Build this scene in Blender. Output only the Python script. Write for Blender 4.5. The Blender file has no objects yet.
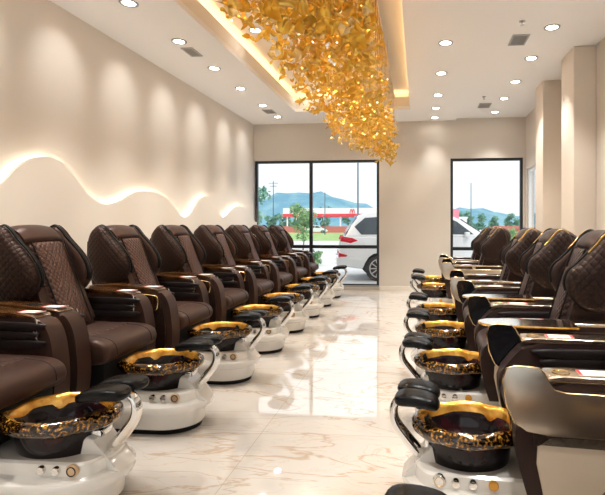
import bpy, bmesh, math, random
from math import sin, cos, pi, radians as R
from mathutils import Vector, Matrix

scene = bpy.context.scene
COL = scene.collection
rng = random.Random(7)

# ------------------------------------------------------------------ helpers
def link(o, parent=None):
    COL.objects.link(o)
    if parent: o.parent = parent
    return o

def tag(o, label=None, cat=None, group=None, kind=None):
    if label: o['label'] = label
    if cat: o['category'] = cat
    if group: o['group'] = group
    if kind: o['kind'] = kind
    return o

def empty(name, loc, label, cat, group=None, rz=0):
    o = bpy.data.objects.new(name, None)
    o.location = loc; o.rotation_euler = (0, 0, rz); o.empty_display_size = .1
    link(o)
    return tag(o, label, cat, group)

def build(name, bm, mats, parent=None, smooth=True, angle=40, loc=None):
    me = bpy.data.meshes.new(name)
    bmesh.ops.recalc_face_normals(bm, faces=bm.faces)
    bm.to_mesh(me); bm.free()
    if not isinstance(mats, (list, tuple)): mats = [mats]
    for m in mats: me.materials.append(m)
    if smooth:
        for p in me.polygons: p.use_smooth = True
        me.set_sharp_from_angle(angle=R(angle))
    o = bpy.data.objects.new(name, me)
    if loc: o.location = loc
    return link(o, parent)

def struct(name, bm, mats, parent=None, **k):
    o = build(name, bm, mats, parent, **k)
    o['kind'] = 'structure'
    return o

def copy_tree(o, parent=None):
    c = o.copy(); COL.objects.link(c); c.parent = parent
    for ch in list(o.children): copy_tree(ch, c)
    return c

def box(bm, x0, x1, y0, y1, z0, z1, bevel=0, seg=2):
    r = bmesh.ops.create_cube(bm, size=1)
    vs = r['verts']
    for v in vs:
        v.co = Vector(((x0+x1)/2 + v.co.x*(x1-x0), (y0+y1)/2 + v.co.y*(y1-y0), (z0+z1)/2 + v.co.z*(z1-z0)))
    if bevel:
        es = list({e for v in vs for e in v.link_edges})
        bmesh.ops.bevel(bm, geom=es, offset=bevel, segments=seg, profile=.5, affect='EDGES', clamp_overlap=True)

def spline(pts, n=6, closed=True):
    """Catmull-Rom through 2D/3D points."""
    out = []; N = len(pts)
    rngi = range(N) if closed else range(N-1)
    for i in rngi:
        if closed:
            p = [pts[(i+k) % N] for k in (-1, 0, 1, 2)]
        else:
            p = [pts[max(0, i-1)], pts[i], pts[i+1], pts[min(N-1, i+2)]]
        for s in range(n):
            t = s/n
            out.append(tuple(.5*((2*b) + (c-a)*t + (2*a-5*b+4*c-d)*t*t + (3*b-a-3*c+d)*t**3)
                             for a, b, c, d in zip(*p)))
    if not closed: out.append(tuple(pts[-1]))
    return out

def prism(bm, prof, v0, v1, bevel=.0, seg=3):
    """profile in (x,z), extruded along y from v0 to v1, rim edges rounded."""
    a = [bm.verts.new((u, v0, z)) for u, z in prof]
    b = [bm.verts.new((u, v1, z)) for u, z in prof]
    n = len(prof)
    f0 = bm.faces.new(a); f1 = bm.faces.new(b[::-1])
    for i in range(n):
        bm.faces.new((a[i], b[i], b[(i+1) % n], a[(i+1) % n]))
    if bevel:
        es = list(f0.edges) + list(f1.edges)
        bmesh.ops.bevel(bm, geom=es, offset=bevel, segments=seg, profile=.5, affect='EDGES', clamp_overlap=True)

def loft(bm, rings, cap0=True, cap1=True, closed=True):
    vs = [[bm.verts.new(p) for p in r] for r in rings]
    n = len(rings[0])
    for a, b in zip(vs[:-1], vs[1:]):
        for i in range(n if closed else n-1):
            bm.faces.new((a[i], a[(i+1) % n], b[(i+1) % n], b[i]))
    if cap0: bm.faces.new(vs[0][::-1])
    if cap1: bm.faces.new(vs[-1])
    return vs

def soft_prism(bm, prof, v0, v1, r, k=4):
    """profile in (x,z) swept along y with the ends rounded off by insetting the outline"""
    n = len(prof); area = sum(prof[i][0]*prof[(i+1) % n][1]-prof[(i+1) % n][0]*prof[i][1] for i in range(n)); sg = 1 if area > 0 else -1
    nr = []
    for i in range(n):
        tx = prof[(i+1) % n][0]-prof[i-1][0]; tz = prof[(i+1) % n][1]-prof[i-1][1]; q = math.hypot(tx, tz) or 1
        nr.append((sg*tz/q, -sg*tx/q))
    def ring(v, d): return [(p[0]-d*a, v, p[1]-d*b) for p, (a, b) in zip(prof, nr)]
    rings = [ring(v0 + r*(1-cos(pi/2*i/k)), r*(1-sin(pi/2*i/k))) for i in range(k+1)]
    rings += [ring(v1 - r*(1-cos(pi/2*i/k)), r*(1-sin(pi/2*i/k))) for i in range(k, -1, -1)]
    loft(bm, rings)

def tube(bm, path, rad, n=8, closed=False, flat=1.0, up=(0, 1, 0)):
    """sweep an elliptical section; rad scalar or list; 'flat' widens along up."""
    P = [Vector(p) for p in path]; N = len(P); rings = []
    U = Vector(up)
    for i, p in enumerate(P):
        if closed: t = P[(i+1) % N] - P[i-1]
        else: t = P[min(N-1, i+1)] - P[max(0, i-1)]
        t.normalize()
        s = t.cross(U)
        if s.length < 1e-4: s = t.cross(Vector((1, .3, .2)))
        s.normalize(); w = s.cross(t).normalized()
        r = rad[i] if isinstance(rad, (list, tuple)) else rad
        fl = flat[i] if isinstance(flat, (list, tuple)) else flat
        rings.append([p + s*(r*cos(2*pi*k/n)) + w*(r*fl*sin(2*pi*k/n)) for k in range(n)])
    if closed:
        rings.append(rings[0])
        loft(bm, rings, False, False)
        bmesh.ops.remove_doubles(bm, verts=bm.verts, dist=1e-6)
    else:
        loft(bm, rings)

def puff(bm, outline, v0, v1, b0, b1, rnd=.2):
    """cushion: closed outline in (x,z) between y=v0 and y=v1 with domed faces (b0, b1 doming)."""
    cx = sum(p[0] for p in outline)/len(outline); cz = sum(p[1] for p in outline)/len(outline)
    def ring(s, v): return [(cx+(x-cx)*s, v, cz+(z-cz)*s) for x, z in outline]
    m = (v0+v1)/2; h = (v1-v0)/2
    lay = [(.12, v0-b0), (.4, v0-b0*.86), (.7, v0-b0*.5), (.88, v0-b0*.12), (.96, v0+h*.25), (1, m),
           (.96, v1-h*.25), (.88, v1+b1*.12), (.7, v1+b1*.5), (.4, v1+b1*.86), (.12, v1+b1)]
    loft(bm, [ring(s, v) for s, v in lay])

def lathe(bm, prof, n=24, ax=1, ay=1, cx=0, cy=0, cap0=True, cap1=True):
    loft(bm, [[(cx+r*ax*cos(2*pi*k/n), cy+r*ay*sin(2*pi*k/n), z) for k in range(n)] for r, z in prof], cap0, cap1)

# ------------------------------------------------------------------ materials
def mat(name, col, rough=.5, metal=0, coat=0, spec=.5, ior=None):
    m = bpy.data.materials.new(name); m.use_nodes = True
    b = m.node_tree.nodes['Principled BSDF']
    b.inputs['Base Color'].default_value = (*col, 1)
    b.inputs['Roughness'].default_value = rough
    b.inputs['Metallic'].default_value = metal
    b.inputs['Coat Weight'].default_value = coat
    b.inputs['Coat Roughness'].default_value = .05
    b.inputs['Specular IOR Level'].default_value = spec
    if ior: b.inputs['IOR'].default_value = ior
    return m

def NT(m): return m.node_tree.nodes, m.node_tree.links, m.node_tree.nodes['Principled BSDF']

def noise_bump(m, scale=60, strength=.15, dist=.004, detail=3):
    n, l, b = NT(m)
    tc = n.new('ShaderNodeTexCoord'); nz = n.new('ShaderNodeTexNoise'); bp = n.new('ShaderNodeBump')
    nz.inputs['Scale'].default_value = scale; nz.inputs['Detail'].default_value = detail
    bp.inputs['Strength'].default_value = strength; bp.inputs['Distance'].default_value = dist
    l.new(tc.outputs['Object'], nz.inputs['Vector']); l.new(nz.outputs['Fac'], bp.inputs['Height'])
    l.new(bp.outputs['Normal'], b.inputs['Normal'])
    return m

def noise_color(m, c1, c2, scale=4, lo=.4, hi=.6, detail=4):
    n, l, b = NT(m)
    tc = n.new('ShaderNodeTexCoord'); nz = n.new('ShaderNodeTexNoise'); cr = n.new('ShaderNodeValToRGB')
    nz.inputs['Scale'].default_value = scale; nz.inputs['Detail'].default_value = detail
    cr.color_ramp.elements[0].position = lo; cr.color_ramp.elements[0].color = (*c1, 1)
    cr.color_ramp.elements[1].position = hi; cr.color_ramp.elements[1].color = (*c2, 1)
    l.new(tc.outputs['Object'], nz.inputs['Vector']); l.new(nz.outputs['Fac'], cr.inputs['Fac'])
    l.new(cr.outputs['Color'], b.inputs['Base Color'])
    return m

def quilt(name, col, stitch, ax, size, rough=.42, depth=.012, strength=.8):
    """diamond-quilted leather: stitched seams in the colour, puffed diamonds in the bump."""
    m = mat(name, col, rough, 0, 0, .30)
    n, l, b = NT(m)
    tc = n.new('ShaderNodeTexCoord'); sp = n.new('ShaderNodeSeparateXYZ')
    l.new(tc.outputs['Object'], sp.inputs['Vector'])
    def M(op, a, c=None):
        x = n.new('ShaderNodeMath'); x.operation = op
        for i, q in enumerate((a, c)):
            if q is None: continue
            if isinstance(q, (int, float)): x.inputs[i].default_value = q
            else: l.new(q, x.inputs[i])
        return x.outputs[0]
    A = M('MULTIPLY', sp.outputs[ax], pi/size); B = M('MULTIPLY', sp.outputs['Z'], pi/size*.85)
    s1 = M('ABSOLUTE', M('SINE', M('ADD', A, B))); s2 = M('ABSOLUTE', M('SINE', M('SUBTRACT', A, B)))
    h = M('POWER', M('MULTIPLY', s1, s2), .45)
    bp = n.new('ShaderNodeBump'); bp.inputs['Strength'].default_value = strength; bp.inputs['Distance'].default_value = depth
    l.new(h, bp.inputs['Height']); l.new(bp.outputs['Normal'], b.inputs['Normal'])
    cr = n.new('ShaderNodeValToRGB')
    cr.color_ramp.elements[0].position = .12; cr.color_ramp.elements[0].color = (*stitch, 1)
    cr.color_ramp.elements[1].position = .4; cr.color_ramp.elements[1].color = (*col, 1)
    b.inputs['Specular Tint'].default_value = (.95, .66, .54, 1)
    l.new(h, cr.inputs['Fac']); l.new(cr.outputs['Color'], b.inputs['Base Color'])
    return m

def emit(name, col, s):
    m = bpy.data.materials.new(name); m.use_nodes = True
    n = m.node_tree.nodes; n.clear()
    e = n.new('ShaderNodeEmission'); o = n.new('ShaderNodeOutputMaterial')
    e.inputs['Color'].default_value = (*col, 1); e.inputs['Strength'].default_value = s
    m.node_tree.links.new(e.outputs[0], o.inputs[0])
    return m

def glass(name, tint=(1, 1, 1)):
    m = bpy.data.materials.new(name); m.use_nodes = True
    n = m.node_tree.nodes; n.clear(); l = m.node_tree.links
    t = n.new('ShaderNodeBsdfTransparent'); g = n.new('ShaderNodeBsdfGlossy'); f = n.new('ShaderNodeLayerWeight'); pw = n.new('ShaderNodeMath'); pw.operation = 'POWER'; pw.inputs[1].default_value = 5; ma = n.new('ShaderNodeMath'); ma.operation = 'MULTIPLY_ADD'; ma.inputs[1].default_value = .8; ma.inputs[2].default_value = .02
    x = n.new('ShaderNodeMixShader'); o = n.new('ShaderNodeOutputMaterial')
    t.inputs['Color'].default_value = (*tint, 1); g.inputs['Roughness'].default_value = .0
    l.new(f.outputs['Facing'], pw.inputs[0]); l.new(pw.outputs[0], ma.inputs[0])
    l.new(ma.outputs[0], x.inputs[0]); l.new(t.outputs[0], x.inputs[1]); l.new(g.outputs[0], x.inputs[2]); l.new(x.outputs[0], o.inputs[0])
    return m

# room
M_wall = noise_bump(mat('wall_paint', (.64, .585, .52), .7), 90, .06, .002)
M_wallL = noise_bump(mat('left_wall_plaster', (.74, .685, .62), .55), 25, .05, .003)
M_ceil = noise_bump(mat('ceiling_paint', (.90, .885, .865), .8), 80, .05, .002)
M_tray = noise_bump(mat('tray_paint', (.80, .74, .66), .7), 80, .05, .002)
M_base = mat('baseboard_paint', (.78, .72, .64), .4)
M_panel = noise_bump(mat('wave_plaster', (.76, .70, .63), .6), 30, .05, .002)
M_frame = mat('black_aluminium', (.012, .013, .015), .35)
M_glass = glass('clear_glass')
M_led = emit('warm_led', (1.0, .70, .36), 12)
M_ledw = emit('soft_white_led', (1.0, .88, .72), 17)
M_lamp = emit('lamp_disc', (1.0, .93, .83), 26)
M_ring = mat('downlight_trim', (.42, .40, .38), .35, .6)
M_vent = mat('vent_grey', (.33, .32, .30), .5, .2)
M_ventd = mat('vent_slot', (.05, .05, .05), .8)

def marble():
    m = mat('polished_marble', (.8, .72, .64), .03, 0, .0, .9, 2.1)
    n, l, b = NT(m)
    tc = n.new('ShaderNodeTexCoord')
    def N(scale, det, dist, mp=None):
        z = n.new('ShaderNodeTexNoise'); z.inputs['Scale'].default_value = scale; z.inputs['Detail'].default_value = det
        z.inputs['Distortion'].default_value = dist
        l.new(mp or tc.outputs['Object'], z.inputs['Vector']); return z.outputs['Fac']
    mp = n.new('ShaderNodeMapping'); mp.inputs['Rotation'].default_value = (0, 0, .65); mp.inputs['Scale'].default_value = (.55, 1.9, 1)
    l.new(tc.outputs['Object'], mp.inputs['Vector'])
    def ridge(fac, w):
        a = n.new('ShaderNodeMath'); a.operation = 'SUBTRACT'; a.inputs[1].default_value = .5; l.new(fac, a.inputs[0])
        c = n.new('ShaderNodeMath'); c.operation = 'ABSOLUTE'; l.new(a.outputs[0], c.inputs[0])
        r = n.new('ShaderNodeMapRange'); r.inputs['From Min'].default_value = 0; r.inputs['From Max'].default_value = w
        r.inputs['To Min'].default_value = 1; r.inputs['To Max'].default_value = 0; l.new(c.outputs[0], r.inputs['Value'])
        return r.outputs[0]
    v1 = ridge(N(1.05, 6, 1.6, mp.outputs[0]), .013)
    v2 = ridge(N(2.7, 5, 1.2, mp.outputs[0]), .014)
    msk = N(.9, 2, 0)
    def mix(fac, c1, c2, k=1):
        x = n.new('ShaderNodeMix'); x.data_type = 'RGBA'
        s = n.new('ShaderNodeMath'); s.operation = 'MULTIPLY'; s.inputs[1].default_value = k; l.new(fac, s.inputs[0])
        l.new(s.outputs[0], x.inputs['Factor'])
        for i, c in (('A', c1), ('B', c2)):
            if isinstance(c, tuple): x.inputs[i].default_value = (*c, 1)
            else: l.new(c, x.inputs[i])
        return x.outputs['Result']
    base = mix(msk, (.65, .61, .565), (.57, .52, .47))
    v2m = n.new('ShaderNodeMath'); v2m.operation = 'MULTIPLY'; l.new(v2, v2m.inputs[0]); l.new(msk, v2m.inputs[1])
    c = mix(v2m.outputs[0], base, (.50, .37, .25), .7)
    c = mix(v1, c, (.44, .31, .19), .75)
    br = n.new('ShaderNodeTexBrick'); br.offset = 0
    br.inputs['Scale'].default_value = 1; br.inputs['Brick Width'].default_value = 1.2; br.inputs['Row Height'].default_value = 1.2
    br.inputs['Mortar Size'].default_value = .0022; br.inputs['Mortar Smooth'].default_value = .1
    mb = n.new('ShaderNodeMapping'); mb.inputs['Location'].default_value = (1.055, .5, 0)
    l.new(tc.outputs['Object'], mb.inputs['Vector']); l.new(mb.outputs[0], br.inputs['Vector'])
    c = mix(br.outputs['Fac'], c, (.42, .33, .25), .8)
    l.new(c, b.inputs['Base Color'])
    return m
M_floor = marble()

# ------------------------------------------------------------------ room shell
XL, XR, YB, YF = -3.60, 2.20, 10.0, -3.2
ZC, ZR = 3.6, 3.64                      # centre ceiling, slightly higher right ceiling
TX0, TX1, TY0, TY1 = -2.39, -.17, -2.2, 8.95   # tray opening

bm = bmesh.new(); box(bm, XL-.2, XR+.2, YF-.2, YB+.2, -.12, 0)
struct('floor', bm, M_floor, smooth=False)

bm = bmesh.new()
box(bm, XL-.2, TX0, YF-.2, YB+.2, ZC, ZC+.06)
box(bm, TX1, .775, YF-.2, YB+.2, ZC, ZC+.06)
box(bm, TX0, TX1, TY1, YB+.2, ZC, ZC+.06)
box(bm, TX0, TX1, YF-.2, TY0, ZC, ZC+.06)
box(bm, .775, XR+.2, YF-.2, YB+.2, ZR, ZR+.06)
struct('ceiling', bm, M_ceil, smooth=False)
# raised tray: upstand lips round the opening, cavity walls and upper ceiling
bm = bmesh.new()
zt = 3.96
for x0, x1, y0, y1 in ((TX0-.03, TX0, TY0, TY1), (TX1, TX1+.03, TY0, TY1), (TX0-.03, TX1+.03, TY1, TY1+.03), (TX0-.03, TX1+.03, TY0-.03, TY0)):
    box(bm, x0, x1, y0, y1, ZC+.06, ZC+.24)
for x0, x1, y0, y1 in ((TX0-.26, TX0-.22, TY0-.26, TY1+.26), (TX1+.22, TX1+.26, TY0-.26, TY1+.26), (TX0-.26, TX1+.26, TY1+.22, TY1+.26), (TX0-.26, TX1+.26, TY0-.26, TY0-.22)):
    box(bm, x0, x1, y0, y1, ZC+.06, zt+.02)
box(bm, TX0-.26, TX1+.26, TY0-.26, TY1+.26, zt, zt+.05)
struct('trim_1', bm, M_tray, smooth=False)
bm = bmesh.new()
for x0, x1, y0, y1 in ((TX0-.13, TX0-.10, TY0, TY1), (TX1+.10, TX1+.13, TY0, TY1), (TX0, TX1, TY1+.10, TY1+.13)):
    box(bm, x0, x1, y0, y1, ZC+.075, ZC+.10)
led = build('cove_led_strip', bm, M_led, smooth=False)
tag(led, 'warm glowing strip hidden in the cove round the raised ceiling tray', 'led strip')

# left wall, right wall, front wall (behind the camera)
bm = bmesh.new(); box(bm, XL-.15, XL, YF-.15, YB+.15, 0, ZC+.05); struct('wall_left', bm, M_wallL, smooth=False)
bm = bmesh.new()
WY0, WY1 = 9.05, 9.9
box(bm, XR, XR+.15, YF-.15, WY0, 0, ZR+.05); box(bm, XR, XR+.15, WY1, YB+.15, 0, ZR+.05)
box(bm, XR, XR+.15, WY0, WY1, 2.55, ZR+.05); box(bm, XR, XR+.15, WY0, WY1, 0, .1)
struct('wall_right', bm, M_wall, smooth=False)
bm = bmesh.new(); box(bm, XL, XR, YF-.15, YF, 0, .12); box(bm, XL, XR, YF-.15, YF, 3.0, ZR+.05)
box(bm, XL, XL+.3, YF-.15, YF, .12, 3.0); box(bm, XR-.3, XR, YF-.15, YF, .12, 3.0); struct('wall_front', bm, M_wall, smooth=False)
# back wall with two openings
LX0, LX1, RX0, RX1 = -3.58, -.845, .66, 2.15
SZ, TZ, TR = .10, 2.80, .93
bm = bmesh.new()
for x0, x1, z0, z1 in ((XL, LX1, 0, SZ), (XL, LX1, TZ, ZR+.05), (LX1, RX0, 0, ZR+.05), (RX0, RX1, 0, SZ), (RX0, RX1, TZ, ZR+.05), (RX1, XR, 0, ZR+.05)):
    box(bm, x0, x1, YB, YB+.15, z0, z1)
struct('wall_back', bm, M_wall, smooth=False)
bm = bmesh.new(); box(bm, LX1, RX0, YB-.016, YB, 0, .10, .004)
box(bm, RX1, XR, YB-.016, YB, 0, .10, .004)
struct('baseboard_back', bm, M_base, smooth=False)
bm = bmesh.new(); box(bm, XR-.016, XR, YF, WY0, 0, .10, .004); struct('baseboard_right', bm, M_base, smooth=False)

def window(n, x0, x1, mull, trans):
    bm = bmesh.new(); y0, y1 = YB+.02, YB+.09; w = .055
    box(bm, x0, x0+w, y0, y1, SZ, TZ); box(bm, x1-w, x1, y0, y1, SZ, TZ)
    box(bm, x0+w, x1-w, y0, y1, TZ-w, TZ); box(bm, x0+w, x1-w, y0, y1, SZ, SZ+.03)
    for m in mull: box(bm, m-.033, m+.033, y0, y1, SZ+.03, TZ-w)
    ms = [x0+w] + [q for m in mull for q in (m-.033, m+.033)] + [x1-w]
    for a, b in zip(ms[::2], ms[1::2]): box(bm, a, b, y0, y1, trans-.035, trans+.035)
    o = struct(f'window_{n}', bm, M_frame, smooth=False)
    bm = bmesh.new(); box(bm, x0+.01, x1-.01, YB+.05, YB+.056, SZ+.01, TZ-.01)
    build('window_pane', bm, M_glass, o, smooth=False)
    bm = bmesh.new(); box(bm, x0, x1, YB-.03, YB+.15, SZ-.02, SZ+.004)
    build('window_sill', bm, M_vent, o, smooth=False)
window(1, LX0, LX1, [-2.335], TR)
window(2, RX0, RX1, [], TR-.03)
bm = bmesh.new(); fx = [XL+.3, -1.35, .4, XR-.3]  # unseen glazing added behind the camera to let in daylight fill
for i in range(4): box(bm, fx[i]-(.03 if 0 < i < 3 else 0)-(.06 if i == 3 else 0), fx[i]+(.03 if 0 < i < 3 else 0)+(.06 if i == 0 else 0), YF-.10, YF-.04, .12, 3.0)
box(bm, XL+.36, XR-.36, YF-.10, YF-.04, 2.94, 3.0); box(bm, XL+.36, XR-.36, YF-.10, YF-.04, .12, .18)
w_fill = struct('window_4', bm, M_frame, smooth=False)
bm = bmesh.new(); box(bm, XL+.31, XR-.31, YF-.073, YF-.067, .13, 2.99); build('window_pane', bm, M_glass, w_fill, smooth=False)
bm = bmesh.new(); xx0, xx1 = XR+.03, XR+.09
M_whframe = mat('white_frame', (.75, .76, .76), .4)
box(bm, xx0, xx1, WY0, WY0+.06, .1, 2.55); box(bm, xx0, xx1, WY1-.06, WY1, .1, 2.55)
box(bm, xx0, xx1, WY0+.06, WY1-.06, 2.49, 2.55); box(bm, xx0, xx1, WY0+.06, WY1-.06, .1, .16)
w3 = struct('window_3', bm, M_whframe, smooth=False)
bm = bmesh.new(); box(bm, XR+.055, XR+.061, WY0+.02, WY1-.02, .12, 2.53); build('window_pane', bm, M_glass, w3, smooth=False)

# pillars on the right wall
M_pillar = noise_bump(mat('pillar_paint', (.70, .61, .515), .7), 90, .06, .002)
bm = bmesh.new()
for y0, y1, x0 in ((6.10, 6.62, 1.93), (7.50, 7.95, 1.91)):
    box(bm, x0, XR, y0, y1, 0, ZR, .008)
struct('trim_2', bm, M_pillar, smooth=False)

# wave panel
wave = [(3.65, 1.74), (3.74, 1.82), (3.84, 1.92), (3.99, 2.01), (4.16, 2.05), (4.27, 2.04), (4.38, 2.01), (4.49, 1.92), (4.62, 1.81), (4.71, 1.73), (4.81, 1.68), (4.94, 1.64), (5.06, 1.64), (5.2, 1.67), (5.34, 1.72), (5.53, 1.8), (5.74, 1.84), (5.97, 1.84), (6.19, 1.81), (6.38, 1.73), (6.54, 1.63), (6.69, 1.55), (6.82, 1.52), (6.95, 1.56), (7.07, 1.64), (7.26, 1.8), (7.49, 1.87), (7.66, 1.85), (7.86, 1.76), (8.02, 1.63), (8.21, 1.54), (8.37, 1.58), (8.51, 1.65), (8.7, 1.73), (8.92, 1.77), (9.16, 1.76), (9.38, 1.71), (9.55, 1.65)] + [(9.75, 1.5), (9.98, 1.46)]
wave = [(2.2,1.78),(2.45,1.86),(2.75,1.80),(3.05,1.62),(3.25,1.56),(3.5,1.64)] + wave
wave = spline(wave, 4, closed=False)
WT = .075
wp = empty('wave_wall_panel', (XL, 6, 0), 'cream wall panel with backlit wavy top edge along the left wall', 'wall panel')
bm = bmesh.new()
front = [bm.verts.new((WT, y-6, z)) for y, z in wave]; fb = [bm.verts.new((WT, y-6, 0.0)) for y, z in wave]
back = [bm.verts.new((WT-.03, y-6, z)) for y, z in wave]; bb = [bm.verts.new((WT-.03, y-6, 0.0)) for y, z in wave]
for i in range(len(wave)-1):
    bm.faces.new((front[i], front[i+1], fb[i+1], fb[i])); bm.faces.new((back[i], back[i+1], bb[i+1], bb[i]))
    bm.faces.new((front[i], front[i+1], back[i+1], back[i]))
build('panel_face', bm, M_panel, wp, smooth=False)
bm = bmesh.new()
tube(bm, [(.02, y-6, z-.06) for y, z in wave], .010, 6, up=(1, 0, 0))
build('led_strip', bm, M_ledw, wp)

# ------------------------------------------------------------------ ceiling fixtures
def downlight_mesh():
    bm = bmesh.new()
    lathe(bm, [(.062, -.001), (.062, -.006), (.075, -.011), (.088, -.008), (.09, 0), (.062, 0)], 24, cap0=False, cap1=False)
    ring = build('trim_ring', bm, M_ring)
    bm = bmesh.new(); lathe(bm, [(.066, -.002), (.05, -.004), (.02, -.0045)], 24); 
    lens = build('lens', bm, M_lamp)
    return ring, lens
first = None
def downlight(x, y, z, label, group):
    global first
    e = empty('downlight', (x, y, z), label, 'ceiling light', group)
    if first is None:
        first = downlight_mesh()
        for p in first: p.parent = e
    else:
        for p in first:
            c = p.copy(); COL.objects.link(c); c.parent = e
    return e
def spot(x, y, z, w, cone=95, blend=.7, tilt=(0, 0), col=(1, .965, .915)):
    d = bpy.data.lights.new('spot', 'SPOT'); d.energy = w; d.spot_size = R(cone); d.spot_blend = blend
    d.color = col; d.shadow_soft_size = .05
    o = bpy.data.objects.new('spot_lamp', d); o.location = (x, y, z); o.rotation_euler = (R(tilt[0]), R(tilt[1]), 0); link(o)

ordw = ['farthest, beside the window', 'second from the window', 'third from the window', 'fourth from the window', 'fifth from the window', 'sixth from the window']
LY = [4.40, 5.38, 6.35, 7.33, 8.40, 9.32]
for i, y in enumerate(LY[::-1]):
    downlight(-2.86, y, ZC, f'recessed ceiling light in the row above the left chairs, {ordw[i]}', 'downlights above the left chairs')
for y in LY: spot(-2.86, y, ZC-.03, 120, 66, .8)
for y in LY: spot(-2.86, y, ZC-.03, 18, 58, 1, (0, 50))
for y in (3.42, 2.44, 1.46, .4, -.8, -2): spot(-2.86, y, ZC-.03, 120, 66, .8)
for y in (3.42, 2.44, 1.46): spot(-2.86, y, ZC-.03, 18, 58, 1, (0, 50))
CY = [5.73, 6.87, 8.02, 8.91, 9.7]
for i, y in enumerate(CY[::-1]):
    downlight(.32, y, ZC, f'recessed ceiling light in the row right of the glowing tray, {ordw[i]}', 'downlights right of the tray')
for y in CY: spot(.32, y, ZC-.03, 120 if y < 9.6 else 60, 64, .8)
for y in (4.6, 3.5, 2.4, 1.2, 0, -1.4): spot(.32, y, ZC-.03, 120, 64, .8)
RY = [5.49, 6.48, 7.52, 8.5, 9.5]
for i, y in enumerate(RY[::-1]):
    downlight(1.5, y, ZR, f'recessed ceiling light in the row above the right chairs, {ordw[i]}', 'downlights above the right chairs')
for y in RY: spot(1.5, y, ZR-.03, 120 if y < 9.4 else 70, 84, .8)
for y in (4.5, 3.5, 2.5, 1.4, .2, -1.2): spot(1.5, y, ZR-.03, 120, 84, .8)
for i, y in enumerate((6.0, 8.8)):
    downlight(-2.14, y, zt, ['recessed light inside the ceiling tray left of the gold chandelier, nearer one', 'recessed light inside the ceiling tray, at its window end'][i], 'downlights in the tray')
for y in (2.2, 4.1, 6.0, 8.3): spot(-2.0, y, zt-.03, 120, 60, .9, (0, -14))

def vent(x, y, z, w, d, label):
    e = empty('ceiling_vent', (x, y, z), label, 'air vent', 'ceiling vents')
    bm = bmesh.new(); t = .02
    box(bm, -w/2, w/2, -d/2, -d/2+t, -.012, 0); box(bm, -w/2, w/2, d/2-t, d/2, -.012, 0)
    box(bm, -w/2, -w/2+t, -d/2+t, d/2-t, -.012, 0); box(bm, w/2-t, w/2, -d/2+t, d/2-t, -.012, 0)
    build('frame', bm, M_ring, e, smooth=False)
    bm = bmesh.new(); box(bm, -w/2+t, w/2-t, -d/2+t, d/2-t, -.003, 0); build('backing', bm, M_ventd, e, smooth=False)
    bm = bmesh.new(); k = 9
    for i in range(k):
        y0 = -d/2+t+(d-2*t)*(i+.2)/k
        box(bm, -w/2+t, w/2-t, y0, y0+(d-2*t)/k*.55, -.009, -.005)
    build('slats', bm, M_vent, e, smooth=False)
vent(-2.87, 5.72, ZC, .15, .29, 'grey ceiling vent above the left chairs, the nearer one')
vent(-2.88, 8.85, ZC, .2, .3, 'grey ceiling vent above the left chairs, at the far end')
vent(1.2, 5.82, ZR, .2, .32, 'grey ceiling vent above the right chairs, the nearer one')
vent(1.22, 8.95, ZR, .22, .32, 'grey ceiling vent above the right chairs, near the far window')
M_chromeS = mat('satin_chrome', (.6, .6, .6), .25, 1)
for y, lb in ((5.3, 'small ceiling sprinkler just before the nearer right vent'), (8.35, 'small ceiling sprinkler before the far right vent')):
    e = empty('ceiling_sprinkler', (1.13, y, ZR), lb, 'sprinkler', 'ceiling sprinklers')
    bm = bmesh.new(); lathe(bm, [(.035, 0), (.035, -.004), (.018, -.012), (.012, -.012)], 16); build('escutcheon', bm, M_chromeS, e)
    bm = bmesh.new(); lathe(bm, [(.009, -.012), (.009, -.035), (.022, -.04), (.022, -.044)], 12); build('deflector', bm, M_chromeS, e)

# ------------------------------------------------------------------ gold leaf chandelier
M_gold = mat('gold_leaf', (1.0, .70, .17), .09, 1)
M_gold2 = mat('amber_leaf', (1.0, .63, .10), .2, .8)
M_gold3 = mat('pale_gold_leaf', (1.0, .80, .42), .16, .9)
for m_ in (M_gold, M_gold2, M_gold3):
    n_, l_, b_ = NT(m_)
    tr_ = n_.new('ShaderNodeBsdfTranslucent'); tr_.inputs['Color'].default_value = (1.0, .78, .24, 1)
    mx_ = n_.new('ShaderNodeMixShader'); mx_.inputs[0].default_value = .36
    l_.new(b_.outputs[0], mx_.inputs[1]); l_.new(tr_.outputs[0], mx_.inputs[2]); l_.new(mx_.outputs[0], n_['Material Output'].inputs['Surface'])
M_canopy = mat('polished_champagne_steel', (.72, .66, .56), .12, 1)
M_wire = mat('steel_wire', (.55, .48, .38), .3, .9)
for y in (2.6, 3.8, 5.0, 6.2, 7.4, 8.4): spot(-.9, y, 3.72, 62, 140, .6, col=(1, .86, .66))  # lamps without fixtures, added under the canopy plate to brighten the leaves
ch = empty('leaf_chandelier', (-.9, 5.4, zt), 'long chandelier of crumpled gold leaves hanging from the glowing ceiling tray', 'chandelier')
O = Vector((-.9, 5.4, zt))
bm = bmesh.new(); box(bm, -.48, .46, -3.4, 3.38, -.2, -.17, .004); build('canopy_plate', bm, M_canopy, ch, smooth=False)
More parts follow.
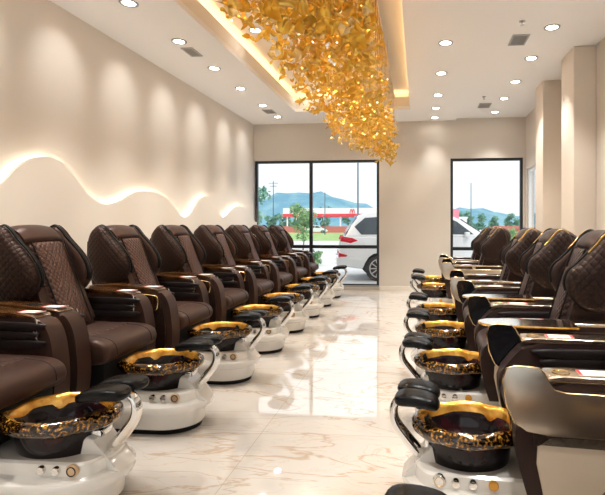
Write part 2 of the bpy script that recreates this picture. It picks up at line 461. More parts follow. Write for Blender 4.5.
def leaf_into(bm, c, s, mi):
    """a thin curled metal petal: 5x4 grid, folded along its axis, twisted, with thickness"""
    e = Matrix.Rotation(rng.uniform(0, 2*pi), 3, 'Z') @ Matrix.Rotation(rng.uniform(-1.3, 1.3), 3, 'X') @ Matrix.Rotation(rng.uniform(0, 2*pi), 3, 'Z')
    curl = rng.uniform(.5, 1.9)*rng.choice((-1, 1)); fold = rng.uniform(-.9, .9); tw = rng.uniform(-2.2, 2.2)
    asp = rng.uniform(.25, .7); wav = rng.uniform(0, 6)
    nu, nv = 8, 4; top = []; 
    for i in range(nu):
        u = i/(nu-1)*2-1
        w = asp*(1-abs(u)**2.4*.85)
        row = []
        for j in range(nv):
            v = (j/(nv-1)*2-1)*w
            z = curl*.45*u*u + fold*abs(v)*.8 + .12*sin(wav+5*u+3*v)
            y = v*cos(tw*u) - z*.3*sin(tw*u); zz = z + v*sin(tw*u)
            row.append(e @ Vector((u, y, zz)) * s + c)
        top.append(row)
    V = [[bm.verts.new(p) for p in r] for r in top]
    nrm = e @ Vector((0, 0, .0022))
    W = [[bm.verts.new(p+nrm) for p in r] for r in top]
    fs = []
    for i in range(nu-1):
        for j in range(nv-1):
            fs.append(bm.faces.new((V[i][j], V[i+1][j], V[i+1][j+1], V[i][j+1])))
            fs.append(bm.faces.new((W[i][j], W[i][j+1], W[i+1][j+1], W[i+1][j])))
    rim = [(i, 0) for i in range(nu)] + [(nu-1, j) for j in range(1, nv)] + [(i, nv-1) for i in range(nu-2, -1, -1)] + [(0, j) for j in range(nv-2, 0, -1)]
    for (a, b), (c2, d) in zip(rim, rim[1:]+rim[:1]):
        fs.append(bm.faces.new((V[a][b], V[c2][d], W[c2][d], W[a][b])))
    for f in fs: f.material_index = mi
leaves = []
tries = 0
while len(leaves) < 2200:
    y = 2.1 + 6.6*rng.random(); x = rng.uniform(-1.5, -.40); z = rng.uniform(2.42, 3.62)
    t = (x+1.45)/1.05
    low = 2.92 - .40*t + .07*sin(y*2.1) + .05*sin(y*5.3+x*4)
    high = 3.35 + .22*sin(y*1.3+2) - .35*max(0, .45-t) + (.0 if t < .6 else -.25*(t-.6))
    if z < low or z > high + .12: continue
    if t < .3 and rng.random() < .45 + .3*sin(y*3.1): continue
    if z > 3.3 and rng.random() < .5: continue
    leaves.append((Vector((x, y, z)), rng.uniform(.036, .066)*(1.3 if y < 4.3 else 1.08), rng.choices((0, 1, 2), (5, 3.4, 2))[0]))
camp = Vector((0, 0, 1.4))
leaves.sort(key=lambda q: ((q[0]-camp).length/q[1]) + (50 if (q[0].z-1.4)/q[0].y > .47 else 0))
GM = [M_gold, M_gold2, M_gold3]
for c, s, mi in leaves[:100]:
    bm = bmesh.new(); leaf_into(bm, c-O, s, 0)
    build('gold_leaf', bm, GM[mi], ch, angle=80)
bm = bmesh.new()
for c, s, mi in leaves[100:]: leaf_into(bm, c-O, s, mi)
o = build('gold_leaves', bm, GM, ch, angle=80); o['kind'] = 'stuff'
bm = bmesh.new()
for c, s, mi in leaves[::9]:
    tube(bm, [c-O, Vector((c.x, c.y, zt-.19))-O], .0016, 4)
o = build('hanging_wires', bm, M_wire, ch); o['kind'] = 'stuff'

# ------------------------------------------------------------------ pedicure chairs
def tint(m):
    m.node_tree.nodes['Principled BSDF'].inputs['Specular Tint'].default_value = (.95, .66, .54, 1)
    return m
def chair_materials(side):
    if side == 'left':
        c = (.0225, .0115, .0088); st = (.005, .003, .0025); trim = mat('wood_trim_gloss', (.16, .062, .018), .12, 0, .8)
        n, l, b = NT(trim)
        noise_color(trim, (.045, .015, .005), (.16, .07, .022), 9, .35, .7, 6)
        pipe = mat('black_piping', (.008, .006, .006), .3); tray = mat('dark_wood_gloss', (.045, .018, .009), .1, 0, .8)
        tray_in = tray; edge = mat('gold_edge', (.85, .58, .25), .2, 1)
    else:
        c = (.017, .0105, .0095); st = (.005, .003, .0025); trim = mat('champagne_metal', (.66, .55, .43), .2, 1)
        pipe = mat('gold_piping', (.75, .48, .16), .3, .9); tray = mat('brushed_champagne', (.58, .50, .41), .3, 1)
        n, l, b = NT(tray)
        tc = n.new('ShaderNodeTexCoord'); mp = n.new('ShaderNodeMapping'); nz = n.new('ShaderNodeTexNoise'); bp = n.new('ShaderNodeBump')
        mp.inputs['Scale'].default_value = (90, 90, 2); nz.inputs['Scale'].default_value = 4
        bp.inputs['Strength'].default_value = .12; bp.inputs['Distance'].default_value = .003
        l.new(tc.outputs['Object'], mp.inputs[0]); l.new(mp.outputs[0], nz.inputs['Vector']); l.new(nz.outputs['Fac'], bp.inputs['Height']); l.new(bp.outputs[0], b.inputs['Normal'])
        tray_in = mat('black_gloss', (.008, .008, .010), .12); edge = mat('gold_edge_r', (.85, .62, .32), .2, 1)
    cs = tuple(q*1.9 for q in c)
    return dict(leather=tint(noise_bump(mat('smooth_leather_'+side, cs, .40, 0, 0, .32), 140, .12, .002)),
                qside=quilt('quilted_side_'+side, c, st, 'X', .042 if side == 'left' else .055, .45, .006, .6),
                qpad=quilt('quilted_pad_'+side, tuple(q*(4.2 if side == 'left' else 3) for q in c), st, 'Y', .037, .36, .009),
                qseat=quilt('quilted_seat_'+side, cs, st, 'Y', .05, .4, .008, .7),
                trim=trim, pipe=pipe, tray=tray, tray_in=tray_in, edge=edge,
                lower=mat('cream_side_'+side, (.60, .49, .37), .35) if side == 'right' else None)
M_sleeve = mat('black_pleated_leather', (.012, .008, .008), .35)
M_white = mat('white_gloss_acrylic', (.80, .77, .72), .12, 0, .7)
M_kick = mat('black_kick', (.006, .005, .005), .6, 0, 0, .2)
M_bowl = mat('black_glass_bowl', (.012, .006, .006), .1, 0, .15, .25)
noise_color(M_bowl, (.008, .005, .006), (.05, .005, .007), 9, .52, .8)
M_chrome = mat('chrome', (.82, .81, .79), .06, 1)
M_pad = noise_bump(mat('black_footpad', (.004, .004, .0045), .27, 0, 0, .2), 120, .1, .002)
M_dial = mat('bronze_dial', (.62, .44, .27), .3, .6)
M_card = mat('white_card', (.85, .84, .82), .4)
M_red = mat('red_print', (.55, .03, .04), .4)
M_blackp = mat('black_plastic', (.012, .012, .014), .25)
def rim_mat():
    m = mat('gold_flecked_rim', (.3, .15, .02), .12, .35, .9)
    n, l, b = NT(m)
    tc = n.new('ShaderNodeTexCoord')
    nz = n.new('ShaderNodeTexNoise'); nz.inputs['Scale'].default_value = 70; nz.inputs['Detail'].default_value = 4; nz.inputs['Distortion'].default_value = .4
    cr = n.new('ShaderNodeValToRGB'); e = cr.color_ramp.elements
    e[0].position = .49; e[0].color = (.008, .004, .0015, 1); e[1].position = .73; e[1].color = (1, .60, .12, 1)
    x = cr.color_ramp.elements.new(.59); x.color = (.30, .12, .01, 1)
    l.new(tc.outputs['Object'], nz.inputs['Vector']); l.new(nz.outputs['Fac'], cr.inputs['Fac']); l.new(cr.outputs['Color'], b.inputs['Base Color'])
    return m
M_rim = rim_mat()
M_rimgold = mat('gold_rim_liner', (1.0, .55, .08), .2, .6, .35)
noise_color(M_rimgold, (.55, .22, .015), (1.0, .58, .12), 16, .35, .68)

WING = [(-.975, 1.392), (-1.04, 1.33), (-1.07, 1.19), (-1.055, 1.02), (-.99, .885), (-.86, .845), (-.745, .90), (-.685, 1.005), (-.70, 1.10), (-.765, 1.20), (-.86, 1.30), (-.92, 1.372)]

def plan(hw, uf, ub, n=18, k=1.0):
    """plan outline: rounded front at +u, straight sides, rounded back corners"""
    pts = []
    a = hw*k
    uc = uf - a
    for i in range(n+1):
        t = -pi/2 + pi*i/n
        pts.append((uc + a*cos(t), hw*sin(t)))
    r = .06
    for i in range(5):
        t = pi/2 + (pi/2)*i/4; pts.append((ub+r+r*cos(t), hw-r+r*sin(t)))
    for i in range(5):
        t = pi + (pi/2)*i/4; pts.append((ub+r+r*cos(t), -hw+r+r*sin(t)))
    return pts

def make_chair(side):
    m = chair_materials(side)
    near = -1 if side == 'left' else 1
    r = bpy.data.objects.new('pedicure_chair', None); r.empty_display_size = .1; link(r)
    dz = 0 if side == 'left' else -.035
    # --- base
    L = side == 'left'
    fs = 0 if L else -.055
    def hwidth(u):      # half width of the upper body at u
        uc, a = BUF - .60*.172, .60*.172
        return .172 if u < uc else .172*math.sqrt(max(0, 1-((u-uc)/a)**2))
    BUF = .312 + fs
    bm = bmesh.new()
    rings = []
    for hw, uf, z, k in ((.19, .31, .035, 1.2), (.20, .32, .05, 1.2), (.20, .325, .135, 1.2), (.24, .365, .15, 1.2), (.245, .37, .165, 1.2), (.245, .37, .19, 1.2), (.24, .365, .2, 1.2), (.19, BUF+.015, .205, .6), (.176, BUF+.003, .215, .6), (.170, BUF-.002, .268, .6), (.158, BUF-.012, .278, .6)):
        rings.append([(u, v, z) for u, v in plan(hw, uf + (fs if z < .201 else 0), -1.0, k=k)])
    loft(bm, rings)
    prism(bm, [(u+fs, z) for u, z in ((.10, .20), (.37, .195), (.345, .222), (.29, .27), (.245, .35), (.20, .362), (.10, .30))], -.075, .075, .012)
    build('base_plinth', bm, M_white, r, angle=35)
    bm = bmesh.new(); loft(bm, [[(u, v, z) for u, v in plan(.175, .295+fs, -.98, k=1.2)] for z in (0, .04)]); build('kick_plate', bm, M_kick, r)
    bm = bmesh.new(); box(bm, -.95, -.24, -.25, .25, .305, .50, .02); build('seat_base', bm, M_kick, r)
    # --- basin
    ax, ay = (.274, .215) if L else (.252, .205)
    by = -near*.02
    bm = bmesh.new()
    lathe(bm, [(.60, .262), (.72, .264), (.765, .28), (.82, .36), (.85, .425)], 40, ax, ay, 0, by, cap1=False)
    lathe(bm, [(.84, .425), (.76, .40), (.72, .36), (.62, .325), (.5, .315)], 40, ax, ay, 0, by, cap0=False)
    bmesh.ops.remove_doubles(bm, verts=bm.verts, dist=1e-5)
    bowl = build('basin', bm, M_bowl, r)
    bm = bmesh.new(); n = 56
    sec = [(.80, .412), (.90, .396), (1.0, .398), (1.065, .414), (1.085, .434), (1.06, .453), (1.0, .466), (.955, .469)]
    sec2 = [(.955, .469), (.90, .463), (.86, .447), (.83, .42), (.80, .395)]
    def ringpt(s, z, k):
        t = 2*pi*k/n
        rr = 1 + .015*cos(4*t) - .05*math.exp(-((t-pi)/.3)**2) + .04*(math.exp(-((t-pi+.6)/.28)**2)+math.exp(-((t-pi-.6)/.28)**2))
        inn = .05*(math.exp(-((t-2.2)/.12)**2)+math.exp(-((t-4.08)/.12)**2))*(s < .92)
        return ((s-inn)*rr*ax*cos(t), by + (s-inn)*rr*ay*sin(t), z + .0025*sin(7*t)*(s > .88))
    loft(bm, [[ringpt(s, z, k) for k in range(n)] for s, z in sec], False, False)
    build('basin_rim', bm, M_rim, bowl, angle=60)
    bm = bmesh.new(); loft(bm, [[ringpt(s, z, k) for k in range(n)] for s, z in sec2], False, False)
    build('rim_liner', bm, M_rimgold, bowl, angle=60)
    bm = bmesh.new(); tube(bm, [(.18, near*.05, .452), (.195, near*.05, .478), (.18, near*.05, .487)], .016, 10); build('spout', bm, M_blackp, bowl)
    # --- controls on the near side of the body
    def disc(u, z, rad, th, mt, nm):
        bm = bmesh.new(); k = 20
        y0 = near*(hwidth(u)-.006)
        prof = [(rad, 0), (rad, th*.6+.006), (rad*.85, th+.006), (rad*.3, th*1.05+.006)]
        loft(bm, [[(u+q*cos(2*pi*i/k), y0+near*w, z+q*sin(2*pi*i/k)) for i in range(k)] for q, w in prof])
        return build(nm, bm, mt, r)
    for u in ((.125, .05) if L else (.06, -.015)): disc(u, .246, .021, .018, M_chrome, 'control_knob')
    ud = .205 if L else .155
    d = disc(ud+fs*.4, .248, .031, .012, M_dial if L else M_chrome, 'control_dial')
    bm = bmesh.new(); tube(bm, [(ud+fs*.4+.021*cos(2*pi*i/16), near*(hwidth(ud+fs*.4)+.0125), .248+.021*sin(2*pi*i/16)) for i in range(16)], .003, 5, closed=True, up=(0, 1, 0))
    build('dial_ring', bm, M_blackp if L else M_dial, d)
    if not L: disc(-.105, .246, .022, .012, mat('amber_button', (.8, .38, .06), .2, .3), 'power_button')
    # --- footrest
    path = spline([(u+fs, 0, z) for u, z in ((.225, .255), (.285, .285), (.355, .365), (.405, .435), (.412, .505), (.375, .552), (.295, .562))], 5, closed=False)
    nP = len(path)
    bm = bmesh.new()
    tube(bm, path, [.034 - .014*min(1, i/(nP*.75)) for i in range(nP)], 14, flat=[1.25 + .3*i/nP for i in range(nP)], up=(0, 1, 0))
    arm = build('footrest_arm', bm, M_chrome, r, angle=70)
    bm = bmesh.new(); box(bm, .195+fs, .255+fs, -.05, .05, .345, .385, .010); build('arm_bracket', bm, M_chrome, arm)
    bm = bmesh.new(); tube(bm, [(.285+fs, -.12, .556), (.285+fs, .12, .556)], .014, 10, up=(1, 0, 0)); build('pad_axle', bm, M_blackp, arm)
    for s in (-1, 1):
        bm = bmesh.new(); rings = []
        for i in range(15):
            t = -cos(pi*i/14); q = max(.05, (1-abs(t)**6))**.5
            u = (.29 if L else .268)+fs*.5 + t*(.128 if L else .108); zc = (.587 if L else .582) - .016*t*t + .010*t
            ring = []
            for k in range(18):
                a = 2*pi*k/18; c_, s_ = cos(a), sin(a)
                c_ = math.copysign(abs(c_)**.65, c_); s_ = math.copysign(abs(s_)**.75, s_)
                ring.append((u, s*.076 + .068*q*c_, zc + (.032 if s_ > 0 else .036)*q*s_ - (.007*(1-c_*c_) if s_ > 0 else 0)))
            rings.append(ring)
        loft(bm, rings); build('footrest_pad', bm, M_pad, r, angle=75)
    # --- seat
    prof = spline([(-.70, .50), (-.70, .645), (-.45, .652), (-.24, .648), (-.145, .618), (-.115, .56), (-.135, .505), (-.22, .48), (-.45, .48)], 5)
    sx = -.07 if L else -.06
    vi0 = .31 if L else .255
    prof = [(u+sx, z) for u, z in prof]
    bm = bmesh.new(); soft_prism(bm, prof, -(vi0-.012), vi0-.012, .035)
    seat = build('seat', bm, m['leather'], r, angle=60)
    bm = bmesh.new(); soft_prism(bm, [(u+sx, z) for u, z in ((-.66, .63), (-.66, .655), (-.45, .661), (-.32, .659), (-.30, .65), (-.30, .63))], -.22, .22, .006); build('seat_panel', bm, m['qseat'], seat, angle=60)
    for s in (-1, 1):
        bm = bmesh.new(); tube(bm, [(u, s*.20, z) for u, z in prof[11:28]], .003, 5)
        build('seat_seam', bm, M_kick, seat)
    # --- backrest
    fr = ([(-.63, .66), (-.71, .85), (-.79, 1.05), (-.855, 1.21), (-.90, 1.30), (-.955, 1.35)] if L else [(-.69, .66), (-.745, .85), (-.805, 1.05), (-.86, 1.21), (-.90, 1.30), (-.955, 1.35)]) + [ (-1.03, 1.35), (-1.11, 1.30), (-1.13, 1.18), (-1.10, .95), (-1.02, .66), (-.95, .5), (-.74, .5), (-.66, .57)]
    bm = bmesh.new(); prism(bm, [(u, z+dz*(z > 1.1)) for u, z in spline(fr, 4)], -.215, .215, .05, 4)
    bk = build('backrest', bm, m['leather'], r, angle=50)
    # quilted centre pad and head cap follow the front of the backrest
    def strip(path, w0, w1, th, nm, mt, crown=.012):
        P = [Vector((u, 0, z+dz*(z > 1.1))) for u, z in path]; rings = []
        for i, p in enumerate(P):
            t = (P[min(len(P)-1, i+1)] - P[max(0, i-1)]).normalized(); nr = Vector((t.z, 0, -t.x))
            w = w0 + (w1-w0)*i/(len(P)-1); e = .4 if i in (0, len(P)-1) else 1
            ring = [p + Vector((0, -w, 0)) - nr*.01]
            for j in range(9):
                q = -1+j/4; ring.append(p + Vector((0, q*w, 0)) + nr*(th*e*(1-abs(q)**6*.6)+crown*(1-q*q)))
            ring.append(p + Vector((0, w, 0)) - nr*.01)
            rings.append(ring)
        loft(bm := bmesh.new(), rings)
        return build(nm, bm, mt, r, angle=60)
    fp = spline(fr[:9], 5, closed=False)
    kk = 19
    pad = strip(fp[1:kk], .128, .152, .034, 'back_pad', m['qpad'])
    bm = bmesh.new()
    for s in (-1, 1):
        tube(bm, [(u+.035, s*(.129+.024*i/kk), z+.008+dz*(z > 1.1)) for i, (u, z) in enumerate(fp[1:kk])], .006, 6)
    build('pad_piping', bm, M_kick, pad)
    strip(fp[kk-1:39], .172, .180, .034, 'head_cap', m['leather'], .012)
    # --- head wings
    out = spline([(u-.02, z+dz*(z > 1.1)) for u, z in WING], 5)
    for s in (-1, 1):
        bm = bmesh.new()
        a, b = sorted((s*.195, s*.29))
        puff(bm, out, a, b, .035 if s < 0 else .0, .035 if s > 0 else .0)
        bm.faces.ensure_lookup_table(); bmesh.ops.recalc_face_normals(bm, faces=bm.faces)
        for f in bm.faces:
            f.material_index = 0 if f.calc_center_median().y*s > .2425 else 1
        wg = build('headrest_wing', bm, [m['qside'], m['leather']], r, angle=70)
        bm = bmesh.new(); edge = out[34:] + out[:4]
        tube(bm, [(u, s*.222, z) for u, z in edge], .012 if side == 'left' else .012, 6)
        build('wing_welt', bm, M_kick, wg)
        bm = bmesh.new(); tube(bm, [(u+.004, s*.252, z+.002) for u, z in (edge if side == 'left' else out[48:]+out[:4])], .0035 if side == 'left' else .006, 6)
        build('wing_piping', bm, m['pipe'], wg)
    # --- arms
    top0, top1 = (.885, .86) if side == 'left' else (.79, .785)
    vi, vo = (.31, .435) if L else (.255, .375)
    for s in (-1, 1):
        a, b = sorted((s*vi, s*vo))
        ap = [(-1.05, .30), (-1.05, top0), (-.8, top0), (-.48, top1)] + \
             ([(-.40, top1-.012), (-.345, top1-.06), (-.31, top1-.15), (-.29, .56), (-.29, .42), (-.31, .30)] if L else
              [(-.33, top1-.012), (-.275, top1-.05), (-.215, top1-.12), (-.175, .60), (-.175, .50), (-.20, .38), (-.225, .30)])
        arm = bmesh.new(); prism(arm, ap[:3] + spline(ap[3:], 4, closed=False), a, b, .018, 3)
        ar = build('armrest', arm, m['leather'], r, angle=45)
        # outer side
        sp = [(-1.0, .33), (-1.0, top0-.035), (-.50, top1-.035), (-.41, top1-.05), (-.37, top1-.12), (-.345, .56), (-.345, .42), (-.36, .33)]
        y0, y1 = sorted((s*(vo-.005), s*(vo+.011)))
        bm = bmesh.new()
        if side == 'left': prism(bm, sp, y0, y1, .006); build('side_panel', bm, m['qside'], ar)
        else:
            prism(bm, [(-1.0, .52), (-1.0, top0-.035), (-.45, top1-.035), (-.34, top1-.05), (-.28, top1-.12), (-.235, .60), (-.24, .53)], y0, y1, .006); build('side_panel', bm, m['qside'], ar)
            bm = bmesh.new(); prism(bm, [(-1.0, .22), (-1.0, .59), (-.30, .575), (-.255, .54), (-.25, .46), (-.275, .34), (-.295, .22)], y0, y1, .008); build('lower_panel', bm, m['lower'], ar)
        # inner pleated massage sleeve
        bm = bmesh.new()
        y0, y1 = sorted((s*(vi+.008), s*(vi-.018)))
        for (za, zb, ue) in ((top1-.075, top1-.03, -.36), (top1-.125, top1-.08, -.40), (top1-.18, top1-.13, -.36)):
            puff(bm, spline([(-.85, za), (-.85, zb), (-.6, zb+.004), (ue, zb-.004), (ue+.02, (za+zb)/2), (ue-.03, za), (-.6, za-.004)], 3), y0, y1, .004, .004)
        build('arm_sleeve', bm, M_sleeve, ar)
        # arm top
        y0, y1 = sorted((s*(vi-.005), s*(vo+.005)))
        tp = [(-.98, top0-.004), (-.98, top0+.016), (-.8, top0+.018), (-.50, top1+.018), (-.425, top1+.008), (-.41, top1-.004), (-.50, top1-.004)]
        if side == 'right': tp = [(-.98, top0-.004), (-.98, top0+.018), (-.35, top1+.020), (-.30, top1+.018), (-.285, top1+.006), (-.30, top1-.006)]
        bm = bmesh.new(); prism(bm, tp, y0, y1, .007)
        at = build('armrest_top', bm, m['trim'], ar)
        yc = s*(vi+vo)/2
        z1 = top1+.019
        bm = bmesh.new(); box(bm, -.56, -.42, yc-.034, yc+.034, z1, z1+.004, .001); cd = build('printed_card', bm, M_card, at, smooth=False)
        for ua, ub in ((-.56, -.545), (-.432, -.42)):
            bm = bmesh.new(); box(bm, ua, ub, yc-.034, yc+.034, z1+.004, z1+.005); build('red_stripe', bm, M_red, cd, smooth=False)
        if side == 'right':
            bm = bmesh.new(); lathe(bm, [(.036, z1), (.036, z1+.004), (.028, z1+.004), (.026, z1+.001)], 20, cx=-.355, cy=yc); build('cup_holder', bm, m['edge'], at)
        elif s == near:
            bm = bmesh.new(); box(bm, -.72, -.60, yc-.03, yc+.03, z1, z1+.014, .004); build('remote_control', bm, M_blackp, at)
        # hinged side tray on the outer face
        o0, o1 = sorted((s*(vo+.015), s*(vo+.027))); i0, i1 = sorted((s*(vo+.0125), s*(vo+.015)))
        if side == 'left':
            tr = spline([(-.74, .70), (-.74, top1-.035), (-.60, top1-.03), (-.43, top1-.045), (-.405, top1-.07), (-.405, .73), (-.435, .695), (-.60, .69)], 3)
        else:
            tr = [(-1.02, .58), (-1.02, .745), (-.36, .745), (-.315, .755), (-.295, .78), (-.275, .82), (-.255, .84), (-.17, .845), (-.135, .835), (-.12, .79), (-.135, .69), (-.165, .625), (-.21, .592), (-.30, .58)]
        bm = bmesh.new(); prism(bm, tr, o0, o1, .003, 2); tr_o = build('side_tray', bm, m['tray'], r, angle=40)
        bm = bmesh.new(); prism(bm, [(u, z) for u, z in tr], i0, i1); build('tray_back', bm, m['tray_in'], tr_o)
        bm = bmesh.new(); tube(bm, [(u, s*(vo+.021), z) for u, z in tr], .004, 5, closed=True); build('tray_edge', bm, m['edge'], tr_o)
        if side == 'right':
            bm = bmesh.new(); tube(bm, [(-.80+.035*cos(2*pi*i/18), s*(vo+.0275), .645+.035*sin(2*pi*i/18)) for i in range(18)], .0025, 5, closed=True); build('tray_emblem', bm, m['edge'], tr_o)
            bm = bmesh.new(); box(bm, -.62, -.57, *sorted((s*(vo+.011), s*(vo+.018))), .735, .79, .004); build('tray_hinge', bm, m['trim'], tr_o)
        else:
            bm = bmesh.new(); tube(bm, [(-.40, s*(vi-.01), top1-.005), (-.39, s*(vi-.01), top1-.02), (-.388, s*(vi-.01), top1-.13), (-.415, s*(vi-.01), top1-.06)], .004, 5); build('tray_bracket', bm, M_chrome, ar)
    return r

Lc = make_chair('left'); Rc = make_chair('right')
lw = ['brown pedicure chair in the left row nearest the camera, its headrest out of frame',
      'brown pedicure chair in the left row, nearest one with its whole headrest in view',
      'third brown pedicure chair from the camera in the left row',
      'fourth brown pedicure chair from the camera in the left row',
      'fourth brown pedicure chair from the window in the left row',
      'third brown pedicure chair from the window in the left row',
      'second brown pedicure chair from the window in the left row',
      'brown pedicure chair in the left row right beside the large window']
for i in range(8):
    o = Lc if i == 0 else copy_tree(Lc)
    o.location = (-1.82, (2.23, 3.16)[i] if i < 2 else 2.19+.9785*i, 0)
    if i > 1:                    # the near arm of these chairs stands a little further out
        for part in o.children:
            if part.name.startswith(('armrest', 'side_tray')) and sum(v.co.y for v in part.data.vertices) < 0: part.location.x = .075
    tag(o, lw[i], 'pedicure chair', 'pedicure chairs along the left wall')
rw = [(1.30, 'dark pedicure chair in the right row nearest the camera, mostly cut off by the frame'),
      (2.30, 'dark pedicure chair in the right row showing its large champagne metal side tray'),
      (3.36, 'third dark pedicure chair from the camera in the right row'),
      (4.40, 'fourth dark pedicure chair from the camera in the right row, headrest before a pillar'),
      (5.46, 'dark pedicure chair in the right row just before the gap'),
      (7.45, 'dark pedicure chair in the right row just beyond the gap'),
      (8.50, 'dark pedicure chair in the right row closest to the far window')]
for i, (y, lb) in enumerate(rw):
    o = Rc if i == 0 else copy_tree(Rc)
    o.location = (.235, y, 0); o.rotation_euler = (0, 0, pi - R(3.5))
    tag(o, lb, 'pedicure chair', 'pedicure chairs along the right wall')

# two right-hand chairs have the near tray swung up flat over the arm
def drop_tree(o):
    for c in list(o.children): drop_tree(c)
    bpy.data.objects.remove(o)
M_trayflat = mat('glossy_champagne_tray', (.78, .72, .64), .12, 1)
rights = sorted((o for o in COL.objects if o.get('group') == 'pedicure chairs along the right wall'), key=lambda o: o.location.y)
for o in (rights[2], rights[3]):
    near_tray = [c for c in o.children if c.name.startswith('side_tray')][1]
    drop_tree(near_tray)
    bm = bmesh.new()
    ol = spline([(-.70, .37), (-.70, .53), (-.66, .565), (-.35, .565), (-.21, .55), (-.155, .47), (-.18, .40), (-.28, .36), (-.66, .355)], 4)
    loft(bm, [[(u, v, z) for u, v in ol] for z in (.806, .820)])
    ft = build('folding_tray', bm, M_trayflat, o, angle=40)
    bm = bmesh.new(); tube(bm, [(u, v, .813) for u, v in ol], .006, 6, closed=True, up=(0, 0, 1)); build('tray_edge', bm, M_rimgold, ft)
# the nearest chair's far arm is folded down and has no tray
o = rights[0]
drop_tree([c for c in o.children if c.name.startswith('side_tray')][0])
drop_tree([c for c in o.children if c.name.startswith('armrest')][0])
[c for c in o.children if c.name.startswith('seat') and not c.name.startswith('seat_')][0].location.x = -.16
bm = bmesh.new()
ol = spline([(-.97, .22), (-.97, .50), (-.82, .55), (-.55, .555), (-.43, .525), (-.375, .43), (-.37, .30), (-.39, .22)], 5)
ol = [(u+.06, z) for u, z in ol]
puff(bm, ol, -.375, -.265, .012, .012)
fm = [m for m in bpy.data.materials if m.name == 'quilted_side_right'][0]; gm = [m for m in bpy.data.materials if m.name == 'gold_piping'][0]
fa = build('folded_arm_pad', bm, fm, o, angle=70)
bm = bmesh.new(); tube(bm, [(u, -.29, z+.004) for u, z in ol[8:34]], .006, 6); build('pad_piping', bm, gm, fa)

# ------------------------------------------------------------------ outside
M_asph = noise_color(mat('pale_asphalt', (.42, .44, .45), .8), (.60, .62, .63), (.70, .715, .72), 1.2)
M_grass = noise_color(mat('grass', (.2, .4, .1), .9), (.24, .42, .13), (.38, .55, .22), .6)
M_hill = noise_color(mat('hazy_wooded_hill', (.12, .3, .4), .9), (.12, .30, .42), (.20, .40, .48), .06)  # bluish distance haze is mixed into the hill colour
M_tree = noise_color(mat('tree_leaf', (.1, .25, .1), .8), (.09, .24, .10), (.28, .46, .20), 3)
M_treeD = noise_color(mat('dark_tree_leaf', (.05, .18, .12), .8), (.10, .27, .20), (.20, .40, .30), 1.0)
M_bark = mat('bark', (.25, .18, .12), .9)
M_carw = mat('white_car_paint', (.80, .83, .85), .15, 0, .8)
M_carglass = mat('tinted_glass', (.05, .065, .08), .08)
M_tyre = mat('tyre', (.03, .03, .035), .8); M_rimw = mat('alloy', (.6, .62, .64), .3, .8)
M_tail = mat('tail_lamp', (.6, .02, .04), .15); M_redc = mat('red_cladding', (.72, .05, .07), .5)
M_whitec = mat('white_cladding', (.82, .83, .84), .5); M_pole = mat('grey_pole', (.13, .17, .20), .5, .3)
M_brick = mat('red_brick', (.50, .17, .13), .8); M_pink = mat('pink_sign', (.75, .25, .33), .6)
GZ = -.06
bm = bmesh.new(); box(bm, -220, 220, YB+.15, 520, GZ-.2, GZ); struct('ground', bm, M_asph, smooth=False)
bm = bmesh.new()
box(bm, -90, -5, 43, 86, GZ, GZ+.03)
o = build('lawn', bm, M_grass, smooth=False); o['kind'] = 'structure'
bm = bmesh.new(); box(bm, -70, 30, 20.2, 20.6, GZ, GZ+.12, .02); struct('kerb', bm, M_whitec, smooth=False)
# hills
bm = bmesh.new()
def ridge_mesh(bm, x0, x1, y, hf, n=60, depth=60):
    rows = []
    for j, (k, dy) in enumerate(((0, -depth), (.55, -depth*.5), (.9, -depth*.15), (1, 0), (.8, depth*.3), (0, depth))):
        rows.append([(x0+(x1-x0)*i/n, y+dy, GZ+hf(x0+(x1-x0)*i/n)*k + (1.2*sin(i*1.7+j)+.8*sin(i*3.1+2*j))*(k > 0)) for i in range(n+1)])
    loft(bm, rows, False, False, closed=False)
def hf(x):
    return 8 + 22*math.exp(-((x+100)/62)**2) + 7*math.exp(-((x+180)/40)**2) + 8.5*math.exp(-((x-42)/20)**2) + 2*math.exp(-((x-90)/30)**2)
ridge_mesh(bm, -330, 260, 400, hf)
struct('hills', bm, M_hill, angle=180)
# trees
def tree(name, x, y, h, w, mt, label, trunk=.35, n=1300, ls=.09, group=None, seed=1):
    rg = random.Random(seed)
    e = empty(name, (x, y, GZ), label, 'tree', group)
    bm = bmesh.new(); th = h*trunk
    tube(bm, [(0, 0, 0), (.02*h, 0, th*.6), (0, 0, h*.7)], [.03*h*.6, .022*h*.6, .008*h], 7)
    build('trunk', bm, M_bark, e)
    bm = bmesh.new()
    blobs = [(rg.uniform(-.6, .6)*w/2, rg.uniform(-.6, .6)*w/2, th + (h-th)*rg.uniform(.12, .88), rg.uniform(.3, .5)*w/2) for _ in range(9)]
    for _ in range(n):
        bx, by, bz, br = rg.choice(blobs)
        d = Vector((rg.gauss(0, 1), rg.gauss(0, 1), rg.gauss(0, 1))).normalized()*br*rg.random()**.4
        c = Vector((bx, by, bz)) + d
        a = Vector((rg.gauss(0, 1), rg.gauss(0, 1), rg.gauss(0, 1))).normalized(); b = a.orthogonal().normalized()
        s = ls*rg.uniform(.6, 1.4)
        bm.faces.new([bm.verts.new(c + a*s), bm.verts.new(c + b*s*.5), bm.verts.new(c - a*s), bm.verts.new(c - b*s*.5)])
    me = bpy.data.meshes.new('foliage'); bm.to_mesh(me); bm.free(); me.materials.append(mt)
    link(bpy.data.objects.new('foliage', me), e)
tree('young_tree', -6.39, 25.5, 2.55, 1.9, M_tree, 'young green tree on the verge behind the tall window mullion', .3, 1500, .075, seed=3)
tree('low_bush', -3.75, 16.8, .5, .62, M_tree, 'small green bush by the kerb left of the white car', .1, 450, .05, seed=5)
rt = random.Random(4)
